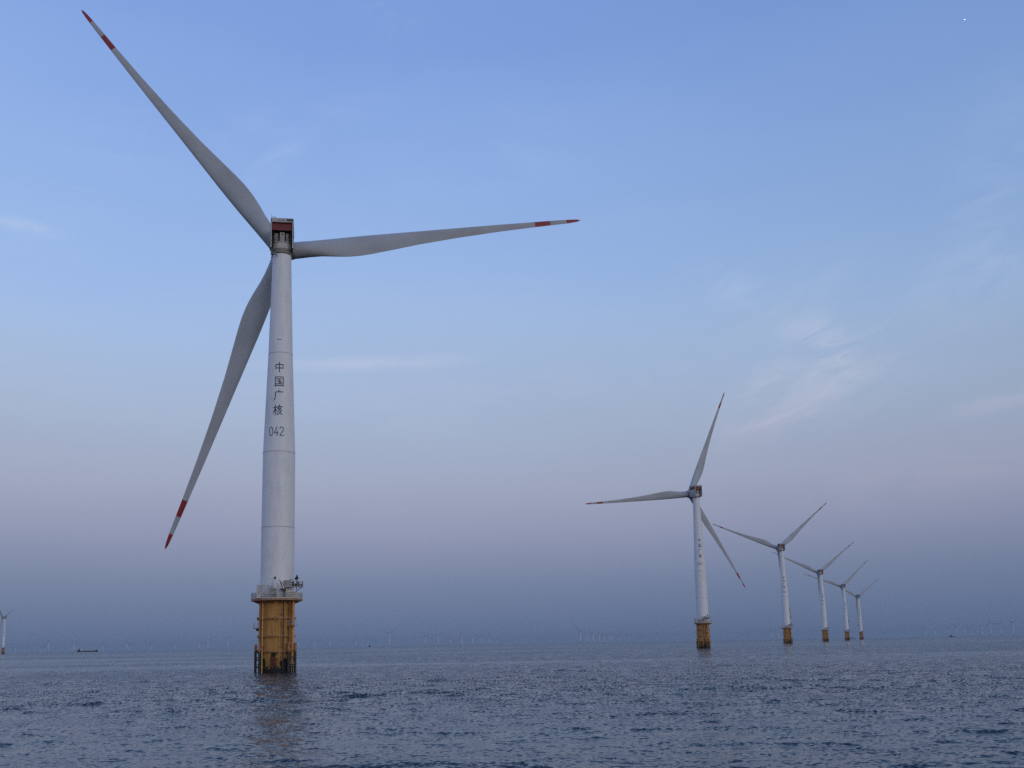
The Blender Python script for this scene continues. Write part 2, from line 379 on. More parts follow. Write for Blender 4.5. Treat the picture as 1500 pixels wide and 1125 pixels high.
DIG = {'0': [[(3 + 2.6 * math.cos(q), 5 + 4.9 * math.sin(q)) for q in np.linspace(0, 2 * PI, 25)]],
       '1': [[(1.8, 8.0), (3.4, 9.9), (3.4, 0)]],
       '2': [[(.6, 7.6), (1.2, 9.2), (3.0, 9.9), (4.8, 9.2), (5.4, 7.6), (4.8, 5.6), (.5, .1), (5.6, .1)]],
       '3': [[(.7, 8.4), (1.8, 9.7), (3.4, 9.9), (5.0, 9.0), (5.2, 7.3), (4.3, 5.6), (2.6, 5.2), (4.5, 4.8), (5.5, 2.9), (4.8, .9), (3.0, .1), (1.3, .4), (.4, 1.8)]],
       '4': [[(3.9, 9.9), (.3, 2.9), (6.0, 2.9)], [(4.3, 5.6), (4.3, 0)]],
       '6': [[(4.8, 9.9), (2.0, 6.5), (.6, 3.6), (1.2, 1.0), (3.0, .1), (4.9, 1.0), (5.5, 3.2), (4.6, 5.2), (2.8, 5.8), (1.2, 4.6)]],
       '7': [[(.4, 9.9), (5.6, 9.9), (2.2, 0)]],
       '8': [[(3 + 2.1 * math.sin(q), 7.5 + 2.4 * math.cos(q)) for q in np.linspace(0, 2 * PI, 17)], [(3 + 2.6 * math.sin(q), 2.6 + 2.6 * math.cos(q)) for q in np.linspace(0, 2 * PI, 17)]],
       '9': [[(5.3, 7.0), (3.9, 4.9), (2.0, 4.8), (.6, 6.6), (1.0, 9.0), (3.0, 9.9), (4.9, 9.2), (5.4, 7.0), (4.4, 3.2), (1.6, 0)]]}
def strokes(mb, glyph, cx, cz, w, h, sw, gw=10.0):
    for pl in glyph:
        pts = [Vector((cx + (px / gw - .5) * w, cz + (py / 10 - .5) * h)) for px, py in pl]
        for a, b_ in zip(pts[:-1], pts[1:]):
            d = (b_ - a); L = d.length
            if L < 1e-6: continue
            d /= L; nrm = Vector((-d.y, d.x)) * sw / 2; a = a - d * sw * .45; b_ = b_ + d * sw * .45
            k = max(1, int(L / .15)); v = []
            for i in range(k + 1):
                q = a.lerp(b_, i / k)
                for s_ in (1, -1):
                    u, zz = q.x + s_ * nrm.x, q.y + s_ * nrm.y
                    r = tower_r(zz); an = u / r
                    v.append(((r + .014) * math.sin(an), -(r + .014) * math.cos(an), zz))
            mb.add(v, [(2 * i, 2 * i + 1, 2 * i + 3, 2 * i + 2) for i in range(k)])
def lettering(num):
    key = 'lettering' + num
    if key not in ME:
        mb = MB('letter_navy')
        for g, cx, cz in ((ZH, .06, 65.05), (GUO, .06, 61.85), (GUANG, .0, 58.75), (HE, -.12, 55.45)): strokes(mb, g, cx, cz, 2.05, 2.2, .20)
        ME[key] = mb.mesh('lettering')
        mb = MB('letter_navy')
        for i, ch in enumerate(num): strokes(mb, DIG[ch], -.38 + (i - 1) * 1.16, 50.75, .92, 1.95, .17, 6.0)
        ME[key + 'n'] = mb.mesh('number_mark')
    return ME[key]

# foundation (local -Y faces the camera side of the nearest one)
t = MB('foundation_yellow')
t.lathe([(3.62, -4), (3.62, 0), (3.56, 6), (3.54, 14.2), (3.54, 14.6)], 96); ME['foundation'] = t.mesh('foundation')
def on(R, xx): return -math.sqrt(max(R * R - xx * xx, 0))
for i, (zr, a) in enumerate(((4.3, .30), (7.4, .25), (11.1, .28))):
    t = MB(['ring_brown', 'dark_metal'])
    t.lathe([(3.5, zr + a * .6), (4.02, zr + a * .6), (4.02, zr - a * .6), (3.5, zr - a * .6)], 96, 0, smooth=False)
    for q in range(12):
        an = 2 * PI * q / 12 + .2 * i
        t.box((3.75 * math.cos(an), 3.75 * math.sin(an), zr - a * .6 - .16), (.34, .10, .3), 0, an)
    if i == 2:
        for xx in (-3.86, -.35, 3.3): t.box((xx, on(3.98, min(max(xx, -3.9), 3.9)) - .02, zr - .08), (.35, .3, .6), 1 if xx != -.35 else 0)
    ME['ring%d' % i] = t.mesh('ring_beam')
def vt(name, xx, R, r, z0, z1, mat, key):
    t = MB([mat, 'dark_metal']); y0 = on(R, xx)
    t.tube((xx, y0, z0), (xx, y0, z1), r, 0, 14)
    for zb in (5.6, 9.2, 12.9):
        if z0 < zb < z1: t.box((xx * .955, y0 * .955, zb), (r * 2.6, .4, .16), 0, math.atan2(y0, xx) + PI / 2)
    ME[key] = t.mesh(name)
vt('cable_pipe', -2.86, 4.02, .13, -1, 14.55, 'yellow_bright', 'pipe0')
vt('cable_pipe', 3.38, 4.02, .30, 2.2, 14.55, 'yellow_bright', 'pipe1')
vt('cable_pipe', 2.55, 3.98, .15, 3.6, 14.55, 'crane_red', 'pipe2')
vt('cable_pipe', 1.35, 3.96, .13, .6, 14.55, 'dark_metal', 'pipe3')
vt('cable_pipe', -3.45, 3.98, .18, -1, 14.55, 'foundation_yellow', 'pipe4')
t = MB(['yellow_bright', 'dark_metal'])                         # ladder up the front
for xx in (.62, 1.12): t.tube((xx, on(3.98, xx), 2.2), (xx, on(3.98, xx), 14.5), .045, 0, 8)
for k in range(41): 
    zz = 2.4 + k * .3; t.tube((.62, on(3.98, .62), zz), (1.12, on(3.98, 1.12), zz), .022, 0, 6)
for k in range(6): 
    zz = 3 + k * 2.2; t.box((.87, on(3.75, .87), zz), (.5, .35, .08), 1)
ME['ladder'] = t.mesh('ladder')
def fender(ang, R, off, ztop):
    u = Vector((math.cos(ang), math.sin(ang), 0)); v = Vector((-u.y, u.x, 0))
    t = MB(['fender_paint', 'black_rubber']); p0 = u * R + v * off
    t.tube(p0 + Vector((0, 0, -3)), p0 + Vector((0, 0, ztop - .25)), .26, 0, 14)
    t.tube(p0 + Vector((0, 0, ztop - .25)), p0 + Vector((0, 0, ztop)), .26, 0, 14, r2=.12)
    for zz in (.9, 2.4, 4.3):
        t.tube(u * 3.5 + v * off * .8 + Vector((0, 0, zz + .25)), p0 + Vector((0, 0, zz)), .13, 0, 8)
    return t.mesh('fender')
FA = [R_(-46), R_(-154)]
k = 0
for an, rad, zt in ((FA[0], 4.62, 6.0), (FA[1], 4.22, 5.8)):
    for off in (-.95, .95): ME['fender%d' % k] = fender(an, rad, off, zt); k += 1
for q, (an, rad) in enumerate(((FA[0], 4.62), (FA[1], 4.22))):
    u = Vector((math.cos(an), math.sin(an), 0)); v = Vector((-u.y, u.x, 0)); t = MB(['yellow_bright', 'black_rubber'])
    for off in (-.3, .3): t.tube(u * (rad - .35) + v * off + Vector((0, 0, -1)), u * (rad - .35) + v * off + Vector((0, 0, 9.4)), .05, 0, 8)
    for s_ in range(30):
        zz = .3 + s_ * .3; t.tube(u * (rad - .35) + v * -.3 + Vector((0, 0, zz)), u * (rad - .35) + v * .3 + Vector((0, 0, zz)), .025, 1 if zz < 4 else 0, 6)
    for zz in (1.5, 3.0, 4.6): t.tube(u * rad + v * -.95 + Vector((0, 0, zz)), u * rad + v * .95 + Vector((0, 0, zz)), .09, 1 if zz < 3.5 else 0, 8)
    ME['landing_ladder%d' % q] = t.mesh('landing_ladder')
def rest_platform(ang, z0, w, mat):
    u = Vector((math.cos(ang), math.sin(ang), 0)); v = Vector((-u.y, u.x, 0)); t = MB([mat, 'rail_white'])
    t.box(u * 4.15 + Vector((0, 0, z0)), (1.25, w, .12), 0, ang)
    t.box(u * 3.9 + Vector((0, 0, z0 - .3)), (.7, .1, .5), 0, ang)
    for off in (-w / 2 + .05, 0, w / 2 - .05): t.tube(u * 4.72 + v * off + Vector((0, 0, z0)), u * 4.72 + v * off + Vector((0, 0, z0 + 1.15)), .035, 1, 6)
    for s_ in (-1, 1): t.tube(u * 3.75 + v * s_ * (w / 2 - .05) + Vector((0, 0, z0)), u * 3.75 + v * s_ * (w / 2 - .05) + Vector((0, 0, z0 + 1.15)), .035, 1, 6)
    for zz in (.4, .78, 1.15):
        t.tube(u * 4.72 + v * (-w / 2) + Vector((0, 0, z0 + zz)), u * 4.72 + v * (w / 2) + Vector((0, 0, z0 + zz)), .03, 1, 6)
        for s_ in (-1, 1): t.tube(u * 4.72 + v * s_ * (w / 2 - .05) + Vector((0, 0, z0 + zz)), u * 3.75 + v * s_ * (w / 2 - .05) + Vector((0, 0, z0 + zz)), .03, 1, 6)
    return t.mesh('rest_platform')
ME['rest0'] = rest_platform(R_(-38), 9.45, 2.0, 'orange_paint')
ME['rest1'] = rest_platform(R_(-170), 9.0, 1.1, 'dark_metal')

# working platform
ZP = 14.95
t = MB(['deck_rust', 'machine_grey', 'cabinet_cream'])
NP = 16
def poly(R, z): return [(R * math.cos(2 * PI * (i + .5) / NP), R * math.sin(2 * PI * (i + .5) / NP), z) for i in range(NP)]
lo, up = poly(5.42, ZP - .28), poly(5.45, ZP + .12)
t.add(lo + up, [tuple(range(NP))[::-1]] + [(i, (i + 1) % NP, NP + (i + 1) % NP, NP + i) for i in range(NP)], 0)
t.add(poly(5.45, ZP + .121), [tuple(range(NP))], 1)
for i in range(16):                                            # radial brackets below
    an = 2 * PI * (i + .5) / 16; u = Vector((math.cos(an), math.sin(an), 0)); v = Vector((-u.y, u.x, 0)) * .05
    A, B_, D_ = u * 3.5 + Vector((0, 0, ZP - .28)), u * 5.2 + Vector((0, 0, ZP - .28)), u * 3.5 + Vector((0, 0, ZP - 1.0))
    t.add([A - v, B_ - v, D_ - v, A + v, B_ + v, D_ + v], [(0, 1, 2), (3, 5, 4), (0, 3, 4, 1), (1, 4, 5, 2), (2, 5, 3, 0)], 0)
ME['platform'] = t.mesh('platform')
t = MB(['rail_white'])
NPO = 32
for i in range(NPO):
    a0 = 2 * PI * i / NPO; a1 = 2 * PI * (i + 1) / NPO; p0 = Vector((5.33 * math.cos(a0), 5.33 * math.sin(a0), ZP + .12)); p1 = Vector((5.33 * math.cos(a1), 5.33 * math.sin(a1), ZP + .12))
    t.tube(p0, p0 + Vector((0, 0, 1.25)), .04, 0, 6)
    for zz in (.45, .85, 1.25): t.tube(p0 + Vector((0, 0, zz)), p1 + Vector((0, 0, zz)), .032, 0, 6)
    for q in range(5):
        pq = p0.lerp(p1, (q + .5) / 5); t.tube(pq, pq + Vector((0, 0, 1.2)), .022, 0, 4, cap=False)
    t.box(p0.lerp(p1, .5) + Vector((0, 0, .1)), ((p1 - p0).length, .02, .2), 0, math.atan2(p1.y - p0.y, p1.x - p0.x))
ME['railing'] = t.mesh('railing')
# barred white stair cage, left
t = MB(['rail_white', 'crane_red'])
cx, cy, w, d, h = -2.95, -3.95, 2.35, 1.0, 2.75; z0 = ZP + .13
for sx_ in (-1, 1):
    for sy_ in (-1, 1): t.tube((cx + sx_ * w / 2, cy + sy_ * d / 2, z0), (cx + sx_ * w / 2, cy + sy_ * d / 2, z0 + h), .06, 0, 6)
for zz in (.1, .95, 1.1, h):
    for sy_ in (-1, 1): t.tube((cx - w / 2, cy + sy_ * d / 2, z0 + zz), (cx + w / 2, cy + sy_ * d / 2, z0 + zz), .05, 0, 6)
    for sx_ in (-1, 1): t.tube((cx + sx_ * w / 2, cy - d / 2, z0 + zz), (cx + sx_ * w / 2, cy + d / 2, z0 + zz), .05, 0, 6)
for k in range(13):
    xx = cx - w / 2 + w * (k + .5) / 13
    if xx > cx - .2: t.tube((xx, cy - d / 2, z0), (xx, cy - d / 2, z0 + h), .035, 0, 5)
t.box((cx - .65, cy - .45, z0 + .55), (.9, .05, 1.0), 0); t.box((cx - .25, cy - .52, z0 + .42), (.26, .06, .26), 1)
t.box((cx - .55, cy + .4, z0 + 1.9), (1.0, .05, 1.55), 0)
ME['cage'] = t.mesh('stair_cage')
t = MB(['rail_white'])
for s_ in (-.25, .25): t.tube((-1.72 + s_ * .3, -4.75 - s_, z0), (-1.45 + s_ * .3, -3.7 - s_, z0 + 2.8), .05, 0, 6)
for k in range(9): 
    f = (k + .5) / 9; t.tube((-1.79 + .27 * f, -4.5 + 1.05 * f, z0 + 2.8 * f), (-1.64 + .27 * f, -5.0 + 1.05 * f, z0 + 2.8 * f), .03, 0, 5)
ME['step_ladder'] = t.mesh('step_ladder')
# cabinet with lantern on top
t = MB(['cabinet_green', 'dark_metal', 'rail_white'])
t.box((-.75, -4.35, z0 + 1.45), (1.2, .8, 1.05), 0); t.box((-.75, -4.35, z0 + .45), (1.1, .7, .85), 1)
for sx_ in (-.66, .66): t.box((-.75 + sx_, -4.78, z0 + 1.0), (.09, .09, 2.0), 2)
t.box((-.75, -4.35, z0 + 2.02), (1.4, .95, .07), 2)
ME['cabinet'] = t.mesh('cabinet')
t = MB(['ship_white', 'dark_metal'])
Mx = Matrix.Translation((-.45, -4.35, 0))
t.lathe([(.02, z0 + 2.05), (.45, z0 + 2.06), (.45, z0 + 2.35), (.40, z0 + 2.5), (.44, z0 + 2.95), (.34, z0 + 3.35), (.16, z0 + 3.7), (.10, z0 + 3.95), (0.01, z0 + 3.96)], 20, 0, Mx)
t.lathe([(.01, z0 + 3.93), (.14, z0 + 3.96), (.22, z0 + 4.1), (.22, z0 + 4.35), (.10, z0 + 4.5), (.01, z0 + 4.52)], 14, 1, Mx)
ME['lantern'] = t.mesh('lantern')
t = MB(['crane_red', 'dark_metal', 'ship_white'])
t.tube((1.35, -4.4, z0), (1.35, -4.4, z0 + 1.5), .20, 1, 12); t.tube((1.35, -4.4, z0 + 1.4), (1.42, -4.4, z0 + 2.05), .28, 1, 12, r2=.2)
t.box((.85, -4.5, z0 + 1.85), (.6, .3, .34), 1); t.box((1.6, -4.4, z0 + 1.85), (.45, .4, .4), 1)
t.tube((1.45, -4.45, z0 + 1.9), (.95, -4.55, z0 + 2.9), .15, 2, 8); t.tube((1.0, -4.6, z0 + 2.75), (.42, -4.75, z0 + 3.85), .13, 0, 8, r2=.08)
t.tube((1.15, -4.6, z0 + 2.1), (.62, -4.7, z0 + 3.3), .06, 1, 6)
ME['crane'] = t.mesh('crane')
# raised equipment deck, right
ze = ZP + 2.55
t = MB(['machine_grey', 'deck_rust'])
t.box((3.45, -3.2, ze), (3.9, 2.0, .16), 0)
for xx, yy in ((1.7, -4.0), (4.0, -3.0)): t.box((xx, yy, (z0 + ze) / 2), (.16, .16, ze - z0), 0)
t.tube((3.7, -3.6, ze - 1.15), (5.1, -3.6, ze - .1), .09, 0, 8); t.tube((3.2, -3.6, ze - 1.15), (4.0, -3.6, ze - 1.15), .08, 0, 8)
ME['equipment_deck'] = t.mesh('equipment_deck')
t = MB(['rail_white'])
for xx in (2.9, 3.5, 4.2, 4.8, 5.35): t.tube((xx, -4.15, ze), (xx, -4.15, ze + 1.15), .035, 0, 5); t.tube((xx, -2.25, ze), (xx, -2.25, ze + 1.15), .035, 0, 5)
for zz in (.55, 1.15):
    for yy in (-4.15, -2.25): t.tube((2.6, yy, ze + zz), (5.35, yy, ze + zz), .03, 0, 5)
    t.tube((5.35, -4.15, ze + zz), (5.35, -2.25, ze + zz), .03, 0, 5)
ME['deck_railing'] = t.mesh('railing')
t = MB(['machine_grey', 'dark_metal']); t.box((2.2, -3.4, ze + .72), (1.45, 1.1, 1.25), 0)
for k in range(6): t.box((1.65 + k * .22, -3.98, ze + .7), (.05, .06, 1.0), 0)
t.box((2.75, -3.4, ze + 1.42), (.3, .3, .2), 1)
ME['transformer'] = t.mesh('transformer')
t = MB(['black_rubber', 'machine_grey'])
for xx, w, h in ((3.22, .42, .95), (3.75, .4, .6), (4.3, .55, .9), (4.85, .28, .5), (5.15, .16, .95)): t.box((xx, -3.4, ze + .1 + h / 2), (w, .5, h), 0)
t.box((4.1, -3.4, ze + .32), (2.1, .3, .14), 0)
ME['switchgear'] = t.mesh('switchgear')
t = MB(['black_rubber']); t.tube((4.05, -3.2, ze + .1), (4.05, -3.2, ze + 1.7), .10, 0, 8); t.lathe([(.02, ze + 1.5), (.30, ze + 1.55), (.34, ze + 1.9), (.16, ze + 2.2), (.1, ze + 2.5), (.01, ze + 2.52)], 12, 0, Matrix.Translation((4.05, -3.2, 0)))
t.box((3.72, -3.2, ze + 1.65), (.3, .2, .4), 0)
ME['fog_horn'] = t.mesh('fog_horn')
t = MB(['cabinet_cream', 'rail_white', 'orange_paint']); t.box((2.55, -4.0, z0 + .85), (1.5, .8, 1.7), 0); t.box((3.75, -3.5, z0 + .6), (.6, .6, 1.2), 0)
t.box((2.5, -4.43, z0 + .8), (.5, .05, 1.3), 1); t.box((3.15, -4.43, z0 + .7), (.1, .05, 1.4), 2); t.box((2.1, -4.43, z0 + .7), (.08, .05, 1.4), 2)
ME['locker'] = t.mesh('locker')

# nacelle (turbine space, +Y towards the rotor)
HUBZ, OV, TILT = 95.0, 6.0, R_(5)
t = MB(['nacelle_paint', 'dark_metal', 'nacelle_red'])
y0, y1, w, zt, zb = -3.2, 3.3, 2.5, 99.2, 92.3
t.box((0, (y0 + y1) / 2, zt - .15), (2 * w, y1 - y0, .30), 0)                       # roof
t.box((0, y0 + .25, zt - .62), (2 * w - .02, .5, .64), 0)                            # rear header beam
for s_ in (-1, 1):                                                                   # side walls, lower edge rising to the rear
    xo, xi = s_ * w, s_ * (w - .26)
    pts = [(y0, zb), (y0, zt - .3), (y1, zt - .3), (y1, 93.2), (1.0, 92.0)]
    v = [(xo, a, b_) for a, b_ in pts] + [(xi, a, b_) for a, b_ in pts]; n = 5
    f = [(0, 1, 2, 3, 4), (9, 8, 7, 6, 5)] + [(i, (i + 1) % n, n + (i + 1) % n, n + i) for i in range(n)]
    t.add(v, f, 0)
t.box((0, y1 - .15, 96.3), (2 * w - .54, .3, 5.4), 0)                                # front bulkhead
t.box((0, .9, 95.9), (4.2, .2, 5.6), 1)
ME['nacelle'] = t.mesh('nacelle')
t = MB('nacelle_red'); t.box((0, y0 + .62, 97.45), (4.44, .12, 1.75)); ME['rear_panel'] = t.mesh('rear_panel')
for s_ in (-1, 1):
    t = MB(['nacelle_red', 'dark_metal']); t.box((s_ * (w + .02), -.2, 97.6), (.06, 4.6, 1.7), 0); t.box((s_ * (w + .045), .9, 96.9), (.05, 1.9, .7), 1)
    t.box((s_ * (w + .04), -2.75, 95.4), (.04, .1, 5.0), 1)
    ME['side_panel%d' % (s_ > 0)] = t.mesh('side_panel')
t = MB(['rail_white', 'dark_metal'])
t.lathe([(1.95, 91.6), (2.10, 91.6), (2.10, 92.6), (2.18, 92.62), (2.18, 92.95), (2.08, 93.0), (2.08, 94.05)], 64, 0)
t.lathe([(2.05, 91.52), (2.17, 91.52), (2.17, 91.66), (2.05, 91.66)], 64, 1)
ME['yaw_collar'] = t.mesh('yaw_collar')
t = MB(['nacelle_paint', 'dark_metal'])
t.lathe([(1.9, 94.05), (2.22, 94.05), (2.22, 94.22), (.5, 94.23)], 64, 0, smooth=False)
for k in range(24):
    an = 2 * PI * k / 24; t.tube((2.16 * math.cos(an), 2.16 * math.sin(an), 94.2), (2.16 * math.cos(an), 2.16 * math.sin(an), 95.3), .03, 1, 5)
t.ring(2.16, 95.3, .03, 1, 48, 6); t.ring(2.16, 94.75, .025, 1, 48, 6)
ME['yaw_deck'] = t.mesh('yaw_deck')
t = MB(['machine_grey', 'rail_white', 'dark_metal'])
t.box((.05, -1.55, 95.4), (1.0, .6, 2.1), 1); t.box((-1.25, -1.3, 95.3), (.6, .5, 2.0), 0); t.box((1.15, -1.3, 95.3), (.5, .5, 2.0), 0)
for xx in (-1.75, -.7, .85, 1.75): t.tube((xx, -1.35, 94.2), (xx, -1.35, 96.7), .07, 0, 6)
t.box((.05, -1.88, 95.9), (.5, .06, .3), 2)
ME['machinery'] = t.mesh('machinery')
t = MB(['dark_metal', 'machine_grey'])
for xx, h in ((-2.3, .95), (-1.75, .5), (-1.45, .45)): t.tube((xx, -2.8, zt), (xx, -2.8, zt + h), .035, 0, 5)
t.tube((-2.3, -2.8, zt + .4), (-1.45, -2.8, zt + .4), .03, 0, 5)
ME['weather_mast'] = t.mesh('weather_mast')
t = MB(['dark_metal', 'machine_grey']); t.box((1.7, -3.47, zt - .45), (1.3, .05, .28), 0); t.box((-.1, -3.47, zt - .5), (1.5, .05, .10), 1)
ME['vent'] = t.mesh('vent')
t = MB(['machine_grey', 'dark_metal'])
t.box((-1.75, -2.2, 91.15), (1.2, .8, .12), 0, .2); t.tube((-2.2, -1.6, 91.2), (-2.2, -1.6, 92.6), .07, 0, 6); t.tube((-1.4, -2.0, 91.2), (-1.6, -1.6, 91.9), .05, 0, 6)
ME['service_bracket'] = t.mesh('service_bracket')

# hub and blades
axv = Vector((0, math.cos(TILT), math.sin(TILT))); side = Vector((1, 0, 0)); upv = side.cross(axv).normalized()
HUB = Vector((0, OV, HUBZ))
Mhub = Matrix.Translation(HUB) @ Matrix((( side.x, upv.x, axv.x, 0), (side.y, upv.y, axv.y, 0), (side.z, upv.z, axv.z, 0), (0, 0, 0, 1)))
t = MB(['nacelle_paint', 'dark_metal'])
t.lathe([(0.05, -3.1), (2.0, -3.05), (2.15, -2.2), (2.15, -1.9), (2.3, -1.85), (2.45, -1.0), (2.5, .8), (2.3, 1.9), (1.8, 2.7), (1.0, 3.2), (.02, 3.35)], 48, 0)
t.lathe([(2.16, -2.1), (2.22, -2.1), (2.22, -1.9), (2.16, -1.9)], 48, 1)
ME['hub'] = t.mesh('hub')
RB, CONE = 72.97, R_(2.5)
S_ = [.03, .05, .08, .12, .16, .20, .24, .28, .34, .44, .575, .71, .84, .92, .955, .975, .99, 1.0]
LE = [1.90, 1.90, 1.90, 1.93, 1.97, 1.98, 1.95, 1.90, 1.78, 1.58, 1.34, 1.10, .80, .62, .50, .42, .30, .06]
TE = [1.90, 1.90, 1.95, 2.25, 2.75, 3.10, 3.15, 2.95, 2.50, 1.75, 1.10, .70, .50, .45, .42, .36, .24, .03]
TH = [3.80, 3.80, 3.50, 2.90, 2.30, 1.85, 1.55, 1.35, 1.10, .78, .50, .34, .22, .17, .14, .11, .07, .02]
TW = [16, 16, 16, 15, 13.5, 12, 10.5, 9, 7.5, 5, 3, 1.5, .5, 0, 0, 0, 0, 0]
def blade_mesh():
    t = MB(['blade_paint', 'blade_red', 'seam_grey'])
    ss = sorted(set([round(q, 5) for q in list(np.linspace(.03, .80, 44)) + [.80, .839, .866, .893, .92, .9505, .965, .98, .99, .996, 1.0]]))
    n = 28; v = []
    for s in ss:
        le, te, th, tw = (float(np.interp(s, S_, q)) for q in (LE, TE, TH, TW))
        bl = min(1, max(0, (s - .05) / .17)); bl = bl * bl * (3 - 2 * bl); tw = R_(tw + 2)
        for i in range(n):
            a = 2 * PI * i / n
            xc, yc = math.cos(a), math.sin(a)
            xa = (1 - math.cos(a)) / 2                                   # 0 at LE .. 1 at TE (a=pi)
            # circle param: chord coordinate from LE to TE
            cc = -le + (le + te) * xa
            circ = yc * th / 2
            yt = 5 * th * (.2969 * math.sqrt(xa) - .126 * xa - .3516 * xa ** 2 + .2843 * xa ** 3 - .1036 * xa ** 4)
            foil = yt * (1 if yc >= 0 else -1) * (1.0 if yc >= 0 else .75)
            y_ = circ * (1 - bl) + foil * bl
            X_ = cc * math.cos(tw) + y_ * math.sin(tw) ; Y_ = -cc * math.sin(tw) + y_ * math.cos(tw)
            v.append((X_, Y_, s * RB))
    o = 0
    t.v = [tuple(q) for q in v]
    for k in range(len(ss) - 1):
        sm = (ss[k] + ss[k + 1]) / 2; mi = 1 if (.839 < sm < .893 or sm > .9505) else 0
        for i in range(n):
            t.f.append([k * n + i, k * n + (i + 1) % n, (k + 1) * n + (i + 1) % n, (k + 1) * n + i]); t.mi.append(mi); t.sm.append(True)
    t.f.append(list(range((len(ss) - 1) * n, len(ss) * n))); t.mi.append(1); t.sm.append(False)
    return t.mesh('blade')
ME['blade'] = blade_mesh()
t = MB(['nacelle_paint', 'dark_metal']); t.lathe([(2.0, 1.2), (2.0, 2.15)], 40, 0); t.lathe([(2.0, 2.15), (2.06, 2.15), (2.06, 2.30), (1.9, 2.30)], 40, 1, smooth=False)
ME['blade_collar'] = t.mesh('blade_collar')
def blade_matrix(p):
    v = side * math.cos(p) + upv * math.sin(p)
    v = (v * math.cos(CONE) + axv * math.sin(CONE)).normalized()
    te = (side * math.sin(p) - upv * math.cos(p)).normalized()     # trailing side, clockwise seen from behind
    thk = v.cross(te).normalized()
    if thk.dot(axv) < 0: thk = -thk
    M = Matrix(((te.x, thk.x, v.x, HUB.x), (te.y, thk.y, v.y, HUB.y), (te.z, thk.z, v.z, HUB.z), (0, 0, 0, 1)))
    return M
def basis(M):
    return M

def turbine(azd, D, yawd, phase, num, text_off, fnd_rot, label):
    a = R_(azd); yaw = R_(yawd)
    root = bpy.data.objects.new('wind_turbine', None); COL.objects.link(root)
    root.location = (D * math.sin(a), D * math.cos(a), -D * D / (2 * RE)); root.rotation_euler.z = -yaw
    root.empty_display_size = 5
    tag(root, label, 'wind turbine', 'large wind turbines standing in the sea')
    face = -(a - yaw)                                              # local z-rotation that turns local -Y to the camera
    fr = face + R_(fnd_rot)
    tw = link('tower', ME['tower'], root, rz=face)
    for i in range(3): link('flange', ME['flange%d' % i], tw)
    link('bracket', ME['bracket'], tw)
    link('lettering', lettering(num), tw, rz=R_(text_off)); link('number_mark', ME['lettering' + num + 'n'], tw, rz=R_(text_off))
    fd = link('foundation', ME['foundation'], root, rz=fr)
    for i in range(3): link('ring_beam', ME['ring%d' % i], fd)
    for i in range(5): link('cable_pipe', ME['pipe%d' % i], fd)
    link('ladder', ME['ladder'], fd)
    for i in range(4): link('fender', ME['fender%d' % i], fd)
    for i in range(2): link('landing_ladder', ME['landing_ladder%d' % i], fd); link('rest_platform', ME['rest%d' % i], fd)
    pf = link('platform', ME['platform'], root, rz=fr)
    for nm, key in (('railing', 'railing'), ('stair_cage', 'cage'), ('step_ladder', 'step_ladder'), ('cabinet', 'cabinet'), ('lantern', 'lantern'), ('crane', 'crane'),
                    ('equipment_deck', 'equipment_deck'), ('railing', 'deck_railing'), ('transformer', 'transformer'), ('switchgear', 'switchgear'), ('fog_horn', 'fog_horn'), ('locker', 'locker')):
        link(nm, ME[key], pf)
    nc = link('nacelle', ME['nacelle'], root)
    for nm in ('rear_panel', 'yaw_collar', 'yaw_deck', 'machinery', 'weather_mast', 'vent', 'service_bracket'): link(nm, ME[nm], nc)
    for i in range(2): link('side_panel', ME['side_panel%d' % i], nc)
    link('hub', ME['hub'], root, mat=Mhub)
    for k in range(3):
        bl = link('blade', ME['blade'], root, mat=blade_matrix(R_(phase + 120 * k)))
        link('blade_collar', ME['blade_collar'], bl)
    return root
turbine(-10.909, 215.0, -9.21, 9.68, '042', -5.5, 0, 'largest and nearest white wind turbine, marked 042 above a yellow foundation')
turbine(13.09, 624.3, -22.03, 66.85, '041', 12, -18, 'white wind turbine marked 041, tallest of the five in the right-hand row')
turbine(17.517, 1047.7, -8.92, 40.1, '040', 4, 8, 'second tallest wind turbine of the right-hand row, beside the 041 turbine')
turbine(19.457, 1476.3, -10.62, 36.58, '039', 6, 4, 'middle wind turbine of the five in the right-hand row')
turbine(20.557, 1907.1, -7.25, 41.4, '038', 6, 0, 'second smallest wind turbine of the right-hand row, beside the smallest')
turbine(21.260, 2413.3, -13.67, 33.07, '037', 6, 0, 'smallest and farthest wind turbine at the right end of the receding row')
a6, _ = az_el(4.2, 957)
turbine(math.degrees(a6), 2960.0, -90.0, 20.0, '036', 4, 0, 'small white wind turbine cut by the left edge of the photo')

